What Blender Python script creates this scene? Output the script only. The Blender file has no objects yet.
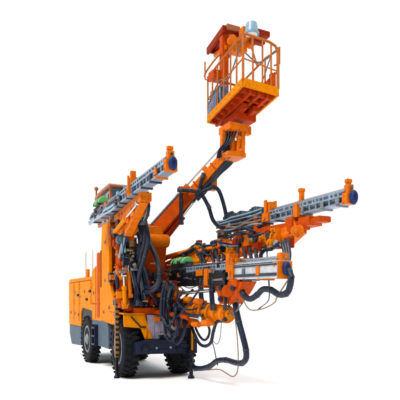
import bpy, bmesh, math, random
from mathutils import Vector as V, Matrix, Quaternion
random.seed(7)
R = math.radians
SC = bpy.context.scene
COL = SC.collection

# ------------------------------------------------------------------ camera, light, exposure
cam_d = bpy.data.cameras.new('camera')
cam = bpy.data.objects.new('camera', cam_d); COL.objects.link(cam)
cam.location = (0, 0, 1.8); cam.rotation_euler = (R(90), 0, 0)
cam_d.sensor_width = 36; cam_d.lens = 45; cam_d.shift_y = 0.25
cam_d.clip_end = 2000
SC.camera = cam
W = bpy.data.worlds.new('World'); SC.world = W; W.use_nodes = True
bg = W.node_tree.nodes['Background']
# added world light by direction: white beyond the machine, dimmed behind the camera
_n = W.node_tree.nodes; _l = W.node_tree.links
_tc = _n.new('ShaderNodeTexCoord'); _sp = _n.new('ShaderNodeSeparateXYZ'); _mr = _n.new('ShaderNodeMapRange')
_l.new(_tc.outputs['Generated'], _sp.inputs[0]); _l.new(_sp.outputs[1], _mr.inputs[0])
_mr.inputs[1].default_value = -.35; _mr.inputs[2].default_value = .35; _mr.inputs[3].default_value = .09; _mr.inputs[4].default_value = 1.03
_m2 = _n.new('ShaderNodeMapRange'); _m2.inputs[1].default_value = .58; _m2.inputs[2].default_value = .80; _m2.inputs[3].default_value = 0; _m2.inputs[4].default_value = 1.5
_l.new(_sp.outputs[2], _m2.inputs[0])                                # extra overhead brightness, added to keep the ground white
_ad = _n.new('ShaderNodeMath'); _ad.operation = 'ADD'; _l.new(_mr.outputs[0], _ad.inputs[0]); _l.new(_m2.outputs[0], _ad.inputs[1])
_l.new(_ad.outputs[0], bg.inputs[1]); bg.inputs[0].default_value = (1, 1, 1, 1)
sun_d = bpy.data.lights.new('key_light', 'SUN'); sun_d.energy = 3.4; sun_d.angle = R(22)
sun_d.color = (1, .95, .88)
sun = bpy.data.objects.new('key_light', sun_d); COL.objects.link(sun)
sun.rotation_euler = V((0.42, 0.50, -0.76)).to_track_quat('-Z', 'Y').to_euler()
SC.view_settings.view_transform = 'Standard'; SC.view_settings.look = 'None'
SC.view_settings.exposure = 0.0; SC.view_settings.gamma = 1

# ------------------------------------------------------------------ vehicle frame (x forward, y to the picture's right, z up)
YAW = R(26); SN, CS = math.sin(YAW), math.cos(YAW)
OX, OD = -1.15, 12.085
def at(px, py, y=None, x=None, D=None):
    """point of the vehicle frame on a chosen lateral plane (y), cross plane (x) or depth (D), measured off the photograph"""
    k = (px - 200) / 500
    if y is not None: x = (k * (OD + SN * y) - OX - CS * y) / (SN + k * CS)
    elif x is not None: y = (k * (OD - CS * x) - OX - SN * x) / (CS - k * SN)
    else:
        dX, dD = k * D - OX, D - OD
        x = dX * SN - dD * CS; y = dX * CS + dD * SN
    DD = OD - CS * x + SN * y
    return V((x, y, 1.8 + (300 - py) * DD / 500))

# ------------------------------------------------------------------ materials
def mat(name, col, rough=.45, metal=0., spec=.4, dirt=None, dirt_amt=.35, var=.12, scale=6., bump=.0, coat=0., streak=False):
    m = bpy.data.materials.new(name); m.use_nodes = True
    nt = m.node_tree; N = nt.nodes; L = nt.links
    p = N['Principled BSDF']
    p.inputs['Roughness'].default_value = rough; p.inputs['Metallic'].default_value = metal
    p.inputs['Specular IOR Level'].default_value = spec
    p.inputs['Coat Weight'].default_value = coat; p.inputs['Coat Roughness'].default_value = .15
    tc = N.new('ShaderNodeTexCoord')
    n1 = N.new('ShaderNodeTexNoise'); n1.inputs['Scale'].default_value = scale; n1.inputs['Detail'].default_value = 6
    n1.inputs['Roughness'].default_value = .65
    L.new(tc.outputs['Object'], n1.inputs['Vector'])
    hv = N.new('ShaderNodeHueSaturation'); hv.inputs['Color'].default_value = (*col, 1)
    mr = N.new('ShaderNodeMapRange'); mr.inputs[1].default_value = .3; mr.inputs[2].default_value = .7
    mr.inputs[3].default_value = 1 - var; mr.inputs[4].default_value = 1 + var
    L.new(n1.outputs['Fac'], mr.inputs[0]); L.new(mr.outputs[0], hv.inputs['Value'])
    out = hv.outputs[0]
    n2 = N.new('ShaderNodeTexNoise'); n2.inputs['Scale'].default_value = scale * 2.3; n2.inputs['Detail'].default_value = 9
    n2.inputs['Roughness'].default_value = .75
    L.new(tc.outputs['Object'], n2.inputs['Vector'])
    if dirt:
        r = N.new('ShaderNodeMapRange'); r.inputs[1].default_value = .56; r.inputs[2].default_value = .72
        r.inputs[3].default_value = 0; r.inputs[4].default_value = dirt_amt
        L.new(n2.outputs['Fac'], r.inputs[0])
        mx = N.new('ShaderNodeMix'); mx.data_type = 'RGBA'
        L.new(r.outputs[0], mx.inputs['Factor']); L.new(out, mx.inputs['A']); mx.inputs['B'].default_value = (*dirt, 1)
        out = mx.outputs['Result']
    if streak:                                                           # run-down grime and scuffs to bare primer
        mp = N.new('ShaderNodeMapping'); mp.inputs['Scale'].default_value = (9, 9, .9); L.new(tc.outputs['Object'], mp.inputs[0])
        n3 = N.new('ShaderNodeTexNoise'); n3.inputs['Scale'].default_value = 2.2; n3.inputs['Detail'].default_value = 5; L.new(mp.outputs[0], n3.inputs['Vector'])
        r3 = N.new('ShaderNodeMapRange'); r3.inputs[1].default_value = .57; r3.inputs[2].default_value = .75; r3.inputs[3].default_value = 0; r3.inputs[4].default_value = .42
        L.new(n3.outputs['Fac'], r3.inputs[0]); m3 = N.new('ShaderNodeMix'); m3.data_type = 'RGBA'
        L.new(r3.outputs[0], m3.inputs['Factor']); L.new(out, m3.inputs['A']); m3.inputs['B'].default_value = (.11, .04, .012, 1); out = m3.outputs['Result']
        n4 = N.new('ShaderNodeTexNoise'); n4.inputs['Scale'].default_value = 26; n4.inputs['Detail'].default_value = 4; L.new(tc.outputs['Object'], n4.inputs['Vector'])
        r4 = N.new('ShaderNodeMapRange'); r4.inputs[1].default_value = .66; r4.inputs[2].default_value = .69; r4.inputs[3].default_value = 0; r4.inputs[4].default_value = .75
        L.new(n4.outputs['Fac'], r4.inputs[0]); m4 = N.new('ShaderNodeMix'); m4.data_type = 'RGBA'
        L.new(r4.outputs[0], m4.inputs['Factor']); L.new(out, m4.inputs['A']); m4.inputs['B'].default_value = (.05, .035, .03, 1); out = m4.outputs['Result']
    if streak:                                                           # chipped, rubbed edges
        bv = N.new('ShaderNodeBevel'); bv.samples = 4; bv.inputs['Radius'].default_value = .022
        ge = N.new('ShaderNodeNewGeometry'); dt = N.new('ShaderNodeVectorMath'); dt.operation = 'DOT_PRODUCT'
        L.new(bv.outputs[0], dt.inputs[0]); L.new(ge.outputs['True Normal'], dt.inputs[1])
        e1 = N.new('ShaderNodeMapRange'); e1.inputs[1].default_value = .97; e1.inputs[2].default_value = .80; e1.inputs[3].default_value = 0; e1.inputs[4].default_value = 1
        L.new(dt.outputs['Value'], e1.inputs[0])
        e2 = N.new('ShaderNodeMapRange'); e2.inputs[1].default_value = .48; e2.inputs[2].default_value = .58; L.new(n2.outputs['Fac'], e2.inputs[0])
        e3 = N.new('ShaderNodeMath'); e3.operation = 'MULTIPLY'; L.new(e1.outputs[0], e3.inputs[0]); L.new(e2.outputs[0], e3.inputs[1])
        e4 = N.new('ShaderNodeMath'); e4.operation = 'MULTIPLY'; L.new(e3.outputs[0], e4.inputs[0]); e4.inputs[1].default_value = .8
        m5 = N.new('ShaderNodeMix'); m5.data_type = 'RGBA'; L.new(e4.outputs[0], m5.inputs['Factor']); L.new(out, m5.inputs['A'])
        m5.inputs['B'].default_value = (.07, .045, .035, 1); out = m5.outputs['Result']
    L.new(out, p.inputs['Base Color'])
    rr = N.new('ShaderNodeMapRange'); rr.inputs[1].default_value = .3; rr.inputs[2].default_value = .7
    rr.inputs[3].default_value = max(.05, rough - .1); rr.inputs[4].default_value = min(1, rough + .15)
    L.new(n2.outputs['Fac'], rr.inputs[0]); L.new(rr.outputs[0], p.inputs['Roughness'])
    if bump:
        b = N.new('ShaderNodeBump'); b.inputs['Strength'].default_value = bump; b.inputs['Distance'].default_value = .01
        L.new(n2.outputs['Fac'], b.inputs['Height']); L.new(b.outputs[0], p.inputs['Normal'])
    return m

GR = (.05, .028, .012)
M = dict(
    orange=mat('orange_paint', (.58, .175, .001), .5, spec=.03, streak=True, dirt=GR, dirt_amt=.35, var=.1, scale=3.2, bump=.05),
    boom=mat('boom_orange_paint', (.56, .118, .001), .45, spec=.09, coat=.04, streak=True, dirt=GR, dirt_amt=.5, var=.16, scale=7, bump=.05),
    red=mat('red_orange_paint', (.42, .052, .0012), .48, spec=.06, streak=True, dirt=GR, dirt_amt=.5, var=.2, scale=7, bump=.05),
    shaded_floor_red=mat('shaded_platform_red_paint', (.34, .027, .001), .5, spec=.05, streak=True, dirt=GR, dirt_amt=.5, var=.25, scale=6, bump=.05),  # red paint deepened: the underside's shade is part of this colour
    shade_red=mat('shade_red_paint', (.20, .016, .002), .5, spec=.06, dirt=(.03, .015, .01), dirt_amt=.5, var=.25, scale=7),  # dark red standing in for shaded orange, also on small red parts
    skirt=mat('slate_paint', (.060, .088, .125), .55, spec=.08, dirt=(.2, .18, .15), dirt_amt=.35, var=.15, scale=5, bump=.05),
    navy=mat('navy_paint', (.004, .008, .028), .45, spec=.2, dirt=(.16, .16, .18), dirt_amt=.2, var=.2, scale=8),
    blue=mat('blue_rubber', (.006, .018, .085), .5, spec=.2, var=.2, scale=20),
    black=mat('black_paint', (.005, .006, .008), .5, spec=.2, var=.2, scale=8),
    hose=mat('hose_rubber', (.006, .011, .026), .4, spec=.25, dirt=(.05, .05, .06), dirt_amt=.15, var=.2, scale=12),
    greyhose=mat('grey_hose', (.10, .11, .13), .5, spec=.2, var=.15, scale=12),
    brownhose=mat('brown_hose', (.20, .13, .09), .5, var=.15, scale=12),
    tyre=mat('tyre_rubber', (.006, .007, .010), .8, spec=.15, dirt=(.10, .10, .105), dirt_amt=.4, var=.2, scale=9, bump=.15),
    steel=mat('feed_steel', (.20, .26, .34), .4, metal=.2, spec=.3, dirt=(.06, .04, .03), dirt_amt=.6, var=.25, scale=9),
    bright=mat('bright_plate', (.42, .45, .48), .35, metal=.3, dirt=(.08, .06, .05), dirt_amt=.5, var=.25, scale=6),
    dsteel=mat('dark_steel', (.028, .035, .05), .45, metal=.2, spec=.25, dirt=(.2, .1, .05), dirt_amt=.35, var=.3, scale=9),
    chrome=mat('chrome_rod', (.45, .48, .52), .22, metal=1., var=.05, scale=9),
    brass=mat('fitting_brass', (.38, .27, .13), .4, metal=.6, dirt=GR, dirt_amt=.5, var=.3, scale=15),
    green=mat('green_cover', (.10, .36, .11), .5, dirt=(.05, .12, .05), dirt_amt=.5, var=.25, scale=9, bump=.1),
    lilac=mat('grey_lilac_panel', (.24, .22, .31), .4, dirt=(.08, .07, .09), dirt_amt=.5, var=.2, scale=6),
    rim=mat('rim_steel', (.17, .19, .22), .5, spec=.2, metal=.2, dirt=(.08, .06, .05), dirt_amt=.5, var=.2, scale=8),
    glass=mat('cab_glass', (.07, .17, .22), .08, spec=.6, var=.2, scale=3),
    lamp=mat('lamp_dome', (.16, .27, .36), .3, dirt=(.5, .55, .6), dirt_amt=.4, var=.2, scale=10),
    lens=mat('lamp_lens', (.7, .7, .68), .12, spec=.7, var=.05),
    roof=mat('brown_roof_trim', (.28, .095, .04), .5, dirt=GR, dirt_amt=.4, var=.2, scale=8),
    denim=mat('blue_grey_sleeve', (.09, .15, .26), .6, dirt=(.4, .38, .42), dirt_amt=.5, var=.3, scale=14),
    rail=mat('rail_paint', (.36, .10, .02), .45, spec=.1, dirt=(.1, .07, .05), dirt_amt=.6, var=.2, scale=14),
    ghandrail=mat('light_grey_rail', (.55, .55, .55), .4, var=.1, scale=9),
    ground=mat('white_floor', (.93, .93, .93), .8, spec=.1, var=.01, scale=2),
)
def hazard():
    m = bpy.data.materials.new('hazard_stripes'); m.use_nodes = True
    N = m.node_tree.nodes; L = m.node_tree.links; p = N['Principled BSDF']; p.inputs['Roughness'].default_value = .5
    tc = N.new('ShaderNodeTexCoord'); sp = N.new('ShaderNodeSeparateXYZ'); L.new(tc.outputs['Object'], sp.inputs[0])
    a = N.new('ShaderNodeMath'); a.operation = 'ADD'; L.new(sp.outputs[2], a.inputs[0]); L.new(sp.outputs[0], a.inputs[1])
    k = N.new('ShaderNodeMath'); k.operation = 'MULTIPLY'; L.new(a.outputs[0], k.inputs[0]); k.inputs[1].default_value = 8.5
    f = N.new('ShaderNodeMath'); f.operation = 'FRACT'; L.new(k.outputs[0], f.inputs[0])
    g = N.new('ShaderNodeMath'); g.operation = 'GREATER_THAN'; L.new(f.outputs[0], g.inputs[0]); g.inputs[1].default_value = .5
    mx = N.new('ShaderNodeMix'); mx.data_type = 'RGBA'; L.new(g.outputs[0], mx.inputs['Factor'])
    mx.inputs['A'].default_value = (.006, .006, .008, 1); mx.inputs['B'].default_value = (.30, .12, .02, 1)
    L.new(mx.outputs['Result'], p.inputs['Base Color'])
    return m
M['hazard'] = hazard()

# ------------------------------------------------------------------ mesh helpers
def frame(d, up=V((0, 0, 1))):
    d = d.normalized()
    if abs(d.dot(up)) > .98: up = V((1, 0, 0))
    s = d.cross(up).normalized(); u = s.cross(d).normalized()
    return d, s, u

class MB:
    def __init__(s): s.bm = bmesh.new()
    def box(s, c, size, rot=None):
        c = V(c); r = rot or Matrix.Identity(3)
        vs = [s.bm.verts.new(c + r @ V((size[0] / 2 * i, size[1] / 2 * j, size[2] / 2 * k))) for i in (-1, 1) for j in (-1, 1) for k in (-1, 1)]
        for f in ((0, 1, 3, 2), (4, 6, 7, 5), (0, 4, 5, 1), (2, 3, 7, 6), (0, 2, 6, 4), (1, 5, 7, 3)):
            s.bm.faces.new([vs[i] for i in f])
        return s
    def beam(s, p, q, w, h, w2=None, h2=None, up=V((0, 0, 1))):
        p, q = V(p), V(q); d, sd, u = frame(q - p, up); w2 = w2 or w; h2 = h2 or h
        vs = []
        for c, ww, hh in ((p, w, h), (q, w2, h2)):
            vs += [s.bm.verts.new(c + sd * ww / 2 * a + u * hh / 2 * b) for a, b in ((-1, -1), (1, -1), (1, 1), (-1, 1))]
        for f in ((3, 2, 1, 0), (4, 5, 6, 7), (0, 1, 5, 4), (1, 2, 6, 5), (2, 3, 7, 6), (3, 0, 4, 7)):
            s.bm.faces.new([vs[i] for i in f])
        return s
    def cyl(s, p, q, r, r2=None, seg=20, inner=None):
        p, q = V(p), V(q); d, sd, u = frame(q - p); r2 = r if r2 is None else r2
        ring = lambda c, rr: [s.bm.verts.new(c + sd * rr * math.cos(2 * math.pi * i / seg) + u * rr * math.sin(2 * math.pi * i / seg)) for i in range(seg)]
        a, b = ring(p, r), ring(q, r2)
        for i in range(seg):
            j = (i + 1) % seg; s.bm.faces.new((a[i], a[j], b[j], b[i]))
        s.bm.faces.new(a[::-1]); s.bm.faces.new(b)
        return s
    def lathe(s, p, axis, prof, seg=32):
        """prof: list of (distance along axis, radius)"""
        p = V(p); d, sd, u = frame(V(axis)); rings = []
        for t, r in prof:
            rings.append([s.bm.verts.new(p + d * t + (sd * math.cos(2 * math.pi * i / seg) + u * math.sin(2 * math.pi * i / seg)) * max(r, .0005)) for i in range(seg)])
        for a, b in zip(rings, rings[1:]):
            for i in range(seg):
                j = (i + 1) % seg; s.bm.faces.new((a[i], a[j], b[j], b[i]))
        s.bm.faces.new(rings[0][::-1]); s.bm.faces.new(rings[-1])
        return s
    def tube(s, pts, r, seg=8, sub=6, smooth=True):
        pts = [V(p) for p in pts]
        if smooth and len(pts) > 2:
            P = [pts[0] * 2 - pts[1]] + pts + [pts[-1] * 2 - pts[-2]]; o = []
            for i in range(1, len(P) - 2):
                a, b, c, d = P[i - 1:i + 3]
                for k in range(sub):
                    t = k / sub
                    o.append(.5 * ((2 * b) + (c - a) * t + (2 * a - 5 * b + 4 * c - d) * t * t + (3 * b - a - 3 * c + d) * t ** 3))
            o.append(P[-2]); pts = o
        d, sd, u = frame(pts[1] - pts[0]); rings = []
        for i, p in enumerate(pts):
            t = (pts[min(i + 1, len(pts) - 1)] - pts[max(i - 1, 0)])
            if t.length > 1e-6:
                t.normalize(); q = d.rotation_difference(t); sd = (q @ sd).normalized(); u = t.cross(sd).normalized(); d = t
            rings.append([s.bm.verts.new(p + (sd * math.cos(2 * math.pi * k / seg) + u * math.sin(2 * math.pi * k / seg)) * r) for k in range(seg)])
        for a, b in zip(rings, rings[1:]):
            for i in range(seg):
                j = (i + 1) % seg; s.bm.faces.new((a[i], a[j], b[j], b[i]))
        s.bm.faces.new(rings[0][::-1]); s.bm.faces.new(rings[-1])
        return s
    def prism(s, poly, a, b, axis='y'):
        """poly in (x,z) extruded over y from a to b, or in (y,z) extruded over x, or in (x,y) over z"""
        mk = {'y': lambda p, t: V((p[0], t, p[1])), 'x': lambda p, t: V((t, p[0], p[1])), 'z': lambda p, t: V((p[0], p[1], t))}[axis]
        A = [s.bm.verts.new(mk(p, a)) for p in poly]; B = [s.bm.verts.new(mk(p, b)) for p in poly]
        n = len(poly)
        s.bm.faces.new(A); s.bm.faces.new(B[::-1])
        for i in range(n):
            j = (i + 1) % n; s.bm.faces.new((A[j], A[i], B[i], B[j]))
        return s
    def slab(s, pts, off):
        """free polygon pts thickened by the vector off"""
        A = [s.bm.verts.new(V(p)) for p in pts]; B = [s.bm.verts.new(V(p) + V(off)) for p in pts]; n = len(pts)
        s.bm.faces.new(A); s.bm.faces.new(B[::-1])
        for i in range(n):
            j = (i + 1) % n; s.bm.faces.new((A[j], A[i], B[i], B[j]))
        return s
    def build(s, name, m, parent=None, bevel=.008, label=None):
        bm = s.bm
        bmesh.ops.recalc_face_normals(bm, faces=bm.faces[:])
        me = bpy.data.meshes.new(name); bm.to_mesh(me); bm.free()
        for q in (m if isinstance(m, (tuple, list)) else (m,)): me.materials.append(M[q] if isinstance(q, str) else q)
        for p in me.polygons: p.use_smooth = True
        me.set_sharp_from_angle(angle=R(35))
        o = bpy.data.objects.new(name, me); COL.objects.link(o)
        if parent: o.parent = parent
        if bevel:
            b = o.modifiers.new('bevel', 'BEVEL'); b.width = bevel; b.segments = 2; b.limit_method = 'ANGLE'; b.angle_limit = R(40)
            b.harden_normals = True
        if label: o['label'] = label
        return o

U = random.uniform
def lerp(a, b, t): return V(a) * (1 - t) + V(b) * t

# ------------------------------------------------------------------ setting
g = MB(); g.box((0, 0, -.05), (1200, 1200, .1)); go = g.build('ground', 'ground', bevel=0); go['kind'] = 'structure'

rig = bpy.data.objects.new('drilling_rig', None); COL.objects.link(rig)
rig.location = (OX, OD, 0); rig.rotation_euler = (0, 0, math.atan2(-CS, SN))
rig['label'] = 'orange three boom drilling rig on four wheels with raised work basket and black hoses'
rig['category'] = 'drilling rig'

# ------------------------------------------------------------------ wheels
def wheel(x, side, steer, name='wheel'):
    e = bpy.data.objects.new(name, None); COL.objects.link(e); e.parent = rig
    w = .36 if x > -1 else .27; r = .70
    if x < -1: e.scale = (.96, 1, .96)
    e.location = (x, side * (.88 - w / 2), r if x > -1 else r * .96); e.rotation_euler = (0, 0, steer)
    t = MB()
    prof = [(-w / 2 + .03, .42), (-w / 2, .46), (-w / 2, .56), (-w / 2 + .015, .63), (-w / 2 + .06, .675), (0, .682), (w / 2 - .06, .675), (w / 2 - .015, .63), (w / 2, .56), (w / 2, .46), (w / 2 - .03, .42)]
    t.lathe((0, 0, 0), (0, 1, 0), prof, 48)
    for k in range(28):                                                 # tread lugs
        for s in (-1, 1):
            a = 2 * math.pi * (k + (.5 if s > 0 else 0)) / 28
            rot = Matrix.Rotation(a, 3, 'Y') @ Matrix.Rotation(s * .35, 3, 'Z')
            c = Matrix.Rotation(a, 3, 'Y') @ V((.683, s * w * .27, 0))
            t.box(c, (.034, w * .5, .075), Matrix.Rotation(a, 3, 'Y') @ Matrix.Rotation(s * .4, 3, 'X'))
    t.build('tyre', 'tyre', e, bevel=.006)
    rm = MB(); s = side
    prof = [(0, .425), (.02, .43), (.05, .40), (.06, .36), (.02, .33), (-.03, .26), (-.03, .18), (.03, .17), (.06, .15), (.09, .10), (.09, .0)]
    rm.lathe((0, s * (w / 2 - .07), 0), (0, s, 0), prof, 40)
    for k in range(10):
        a = 2 * math.pi * k / 10; c = V((.225 * math.cos(a), s * (w / 2 - .11), .225 * math.sin(a)))
        rm.cyl(c, c + V((0, s * .05, 0)), .02, seg=6)
    rm.build('rim', 'rim', e, bevel=.003)
    return e
for x, side, st in ((0, -1, R(-3)), (0, 1, R(-3)), (-3.08, -1, 0), (-3.08, 1, 0)):
    wheel(x, side, st)

# ------------------------------------------------------------------ chassis
c = MB()
c.box((-2.2, 0, .86), (5.4, .74, .42))
c.cyl((0, -.46, .7), (0, .46, .7), .15); c.cyl((-3.08, -.58, .7), (-3.08, .58, .7), .15)
c.box((0, 0, .75), (.4, .62, .36))
c.build('chassis', 'navy', rig, .015)
fb = MB()
fb.prism([(-.70, .60), (.80, .56), (.80, .90), (-.40, .90), (-.70, .86)], .56, .84, 'x')
for k in range(9):
    y = -.56 + k * .155; fb.cyl((.84, y, .80 - .02 * math.sin(k)), (.865, y, .80 - .02 * math.sin(k)), .022, seg=6)
fb.box((.85, .05, .66), (.03, 1.2, .06)); fb.box((.85, -.1, .87), (.03, .9, .03))
fb.box((.86, .45, .80), (.05, .16, .12)); fb.box((.86, -.45, .73), (.05, .1, .08))
fbo = fb.build('front_beam', 'navy', rig, .012)
fp = MB()                                                               # grey front panel
fp.prism([(-.30, .903), (.50, .903), (.42, 1.42), (-.36, 1.46)], .56, .62, 'x')
for k in range(4): fp.box((.625, -.20 + k * .15, 1.15), (.02, .02, .36))
fp.build('front_panel', 'lilac', rig)
fen = MB()
fen.slab([(.58, -.90, 1.46), (.58, -.40, 1.46), (.66, -.24, .91), (.66, -.42, .91), (.66, -.52, 1.16), (.62, -.90, 1.2)], (-.06, 0, 0))
fen.slab([(.58, -.90, 1.465), (.58, -.40, 1.465), (-.62, -.40, 1.50), (-.62, -.90, 1.50)], (0, 0, .04))
fen.box((.66, -.40, 1.05), (.03, .04, .2))
fen.build('front_fender', 'orange', rig, .01)
for y, z, sx, sz, m_ in ((.05, 1.30, .30, .06, 'rim'), (.08, 1.02, .34, .05, 'rim'), (.38, 1.2, .12, .34, 'boom'), (-.14, 1.36, .14, .10, 'boom'), (.24, 1.14, .10, .12, 'orange'), (-.02, .96, .08, .10, 'black')):
    b = MB(); b.box((.66, y, z), (.09, sx, sz))
    for k in (-1, 1): b.cyl((.70, y + k * sx * .35, z), (.72, y + k * sx * .35, z), .016, seg=6)
    b.build('step_plate' if m_ == 'rim' else 'front_bracket', m_, rig, .006)
for y, z in ((-.50, .72), (.34, .70), (.66, .74)):
    b = MB(); b.box((.87, y, z), (.05, .12, .14)); b.cyl((.90, y - .05, z), (.90, y + .05, z), .04, seg=10); b.build('tow_lug', 'navy', fbo, .006)
for y in (-.22, .12):
    b = MB(); b.lathe((.84, y, .72), (1, 0, 0), [(0, .028), (.03, .03), (.036, .024), (.037, 0)], 14); b.build('head_lamp', 'rim', fbo, .003)
sl = MB(); sl.beam((.612, -.74, 1.43), (.655, -.53, 1.2), .02, .03); sl.beam((.66, -.55, 1.19), (.66, -.4, 1.19), .02, .03)
sl.build('fender_slot', 'black', rig, .002)
fen2 = MB(); fen2.slab([(.58, .46, 1.465), (.58, .90, 1.465), (-.62, .90, 1.50), (-.62, .46, 1.50)], (0, 0, .04))
fen2.slab([(.58, .46, 1.46), (.58, .90, 1.46), (.62, .90, 1.2), (.66, .46, 1.1)], (-.05, 0, 0)); fen2.build('front_fender', 'orange', rig, .01)

# ------------------------------------------------------------------ engine housing
eh = MB()
top, rear = 2.46, -5.55
poly = [(rear, 1.0), (rear, 2.40), (rear + .12, top + .02), (-2.42, top), (-2.42, 2.60), (-2.02, 2.72), (-1.70, 2.72), (-1.70, 3.0), (-1.45, 3.05), (-1.42, 3.1), (-1.42, 1.25),
        (-2.38, 1.25), (-2.43, 1.50), (-3.60, 1.57), (-3.80, 1.40), (-3.80, 1.0)]
eh.prism(poly, -.88, .88)
housing = eh.build('engine_housing', 'orange', rig, .03)
def seam(x0, z0, x1, z1, y=-.883):
    s_.box(((x0 + x1) / 2, y, (z0 + z1) / 2), (abs(x1 - x0) + .014, .01, abs(z1 - z0) + .014))
s_ = MB()
for x in (-4.75, -4.0): seam(x, 1.15, x, 2.36)
seam(-5.4, 2.36, -2.5, 2.36); seam(-2.5, 1.7, -2.5, 2.36); seam(-2.36, 1.7, -1.5, 1.7); seam(-1.98, 1.3, -1.98, 2.66)
s_.build('panel_seam', 'shade_red', housing, 0)
for x, z in ((-4.6, 2.05), (-3.3, 2.05), (-5.2, 1.4), (-4.1, 1.35), (-4.6, 1.38), (-2.2, 2.0), (-3.9, 1.9)):
    lt = MB(); lt.cyl((x, -.88, z), (x, -.90, z), .05, seg=14); lt.box((x, -.905, z), (.07, .015, .02)); lt.build('latch', 'roof', housing, .003)
for x, z in ((-4.15, 1.95), (-2.62, 2.05), (-3.0, 1.82)):
    vn = MB(); vn.box((x, -.89, z), (.20, .03, .07)); vn.box((x, -.912, z), (.13, .02, .025)); vn.build('door_handle', 'black', housing, .004)
for x in (-4.72, -3.97, -2.47):
    for z in (1.75, 2.2):
        vn = MB(); vn.cyl((x, -.895, z - .06), (x, -.895, z + .06), .02, seg=8); vn.box((x + .05, -.885, z), (.10, .012, .09)); vn.build('hinge', 'orange', housing, .002)
rs = MB(); rs.box((-1.70, -.885, 2.2), (.22, .03, 1.7)); rs.build('red_side_strip', 'red', housing, .01)
rs = MB(); rs.prism([(-3.82, .95), (-3.82, 1.55), (-3.4, 1.65), (-2.6, 1.65), (-2.36, 1.5), (-2.36, .95)], -.84, -.56); rs.build('wheel_arch_liner', 'black', housing, .01)
hr = MB()
A, B = (-3.32, -.84), (-2.50, -.84)
hr.tube([(A[0], A[1], 2.44), (A[0], A[1], 3.14), (A[0] + .04, A[1], 3.2), (B[0] - .04, B[1], 3.2), (B[0], B[1], 3.14), (B[0], B[1], 2.44)], .018, smooth=False)
hr.build('handrail', 'ghandrail', housing, 0)
hp = MB(); hp.cyl((-3.22, -.80, 2.44), (-3.22, -.80, 2.70), .05); hp.build('filler_neck', 'orange', housing, .005)
ex = MB(); ex.box((-3.8, .3, 2.56), (1.0, .8, .2)); ex.cyl((-3.4, .5, 2.6), (-3.4, .5, 2.95), .07)
ex.build('roof_hatch', 'orange', housing, .02)
sk = MB()
sk.prism([(rear + .02, 1.0), (rear + .02, .72), (rear + .35, .36), (-3.84, .42), (-3.84, 1.0)], -.865, .865)
sk.prism([(-2.38, .58), (-.74, .58), (-.78, 1.0), (-.86, 1.28), (-2.38, 1.25)], -.875, .875)
skirt = sk.build('side_skirt', 'skirt', rig, .02)
st = MB()
for k, z in enumerate((.62, .84, 1.06)): st.box((-1.92, -.92, z), (.30, .12, .05))
st.box((-2.06, -.92, .86), (.03, .1, .56)); st.box((-1.78, -.92, .86), (.03, .1, .56))
st.build('ladder_step', 'navy', rig, .006)
tl = MB(); tl.box((rear - .02, -.6, 1.2), (.06, .2, .1)); tl.build('tail_lamp', 'shade_red', rig, .01)

# ------------------------------------------------------------------ cab and column
cb = MB()
poly = [(-1.40, 1.262), (-1.40, 3.05), (-1.30, 3.72), (-.80, 3.72), (-.66, 3.40), (-.64, 2.5), (-.50, 2.05), (-.05, 1.66), (.12, 1.25), (-.4, 1.20)]
cb.prism(poly, -.90, -.80)
cb.box((-1.0, -.70, 2.4), (.10, .22, 2.2))
col = cb.build('cab_side_column', 'orange', rig, .03)
for x, z in ((-.95, 3.25), (-.98, 2.3), (-.6, 1.62), (-.12, 1.45), (-1.1, 1.5)):
    d = MB(); d.cyl((x, -.90, z), (x, -.92, z), .045, seg=12); d.box((x, -.925, z), (.05, .012, .016)); d.build('column_latch', 'roof', col, .003)
d = MB(); d.box((-1.36, -.905, 2.6), (.07, .02, .95)); d.build('slot', 'shade_red', col, .003)
cab = MB(); cab.box((-1.0, -.2, 2.5), (.72, .92, 2.44)); cab.box((-1.30, -.2, 3.70), (1.3, .94, .10)); cab.beam((-1.75, -.5, 3.0), (-1.75, -.5, 3.7), .1, .1); cabo = cab.build('cab', 'orange', rig, .03)
w_ = MB(); w_.prism([(-1.98, 3.76), (-.82, 3.76), (-.78, 4.60), (-1.90, 4.55)], -.80, -.03); w_.build('cab_window', 'glass', cabo, .02)
w_ = MB()
for x in (-1.92, -.80):
    for y in (-.80, -.03): w_.box((x, y, 4.18), (.07, .07, .86))
w_.box((-1.35, -.81, 3.77), (1.1, .05, .06)); w_.box((-.79, -.42, 3.77), (.05, .8, .06)); w_.box((-.79, -.42, 4.1), (.04, .05, .66)); w_.box((-1.35, -.81, 4.1), (.05, .04, .80)); w_.box((-1.35, -.81, 4.3), (1.1, .03, .035)); w_.box((-1.0, -.81, 4.1), (.03, .03, .75)); w_.box((-.77, -.42, 4.2), (.03, .76, .03))
w_.build('window_frame', 'roof', cabo, .006)
rf = MB()
rf.slab([(-2.12, -.88, 4.56), (-2.02, -.88, 4.62), (-1.4, -.88, 4.66), (-.70, -.88, 4.68), (-.62, -.88, 4.64), (-.62, -.88, 4.60), (-1.4, -.88, 4.60), (-2.12, -.88, 4.51)], (0, .92, 0))
for x in (-2.1, -1.6, -1.1): rf.box((x, -.42, 4.64), (.08, .86, .08))
rf.build('cab_roof', 'roof', cabo, .012)
fin = MB(); fin.cyl((-2.08, -.84, 4.55), (-2.08, -.84, 4.78), .022); fin.lathe((-2.08, -.84, 4.78), (0, 0, 1), [(0, .05), (.06, .055), (.09, .03), (.1, 0)], 14)
fin.build('beacon', 'roof', cabo, .003)
mir = MB(); mir.box((-.64, -.45, 4.58), (.08, .18, .14)); mir.build('work_light', 'lamp', cabo, .01)

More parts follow.
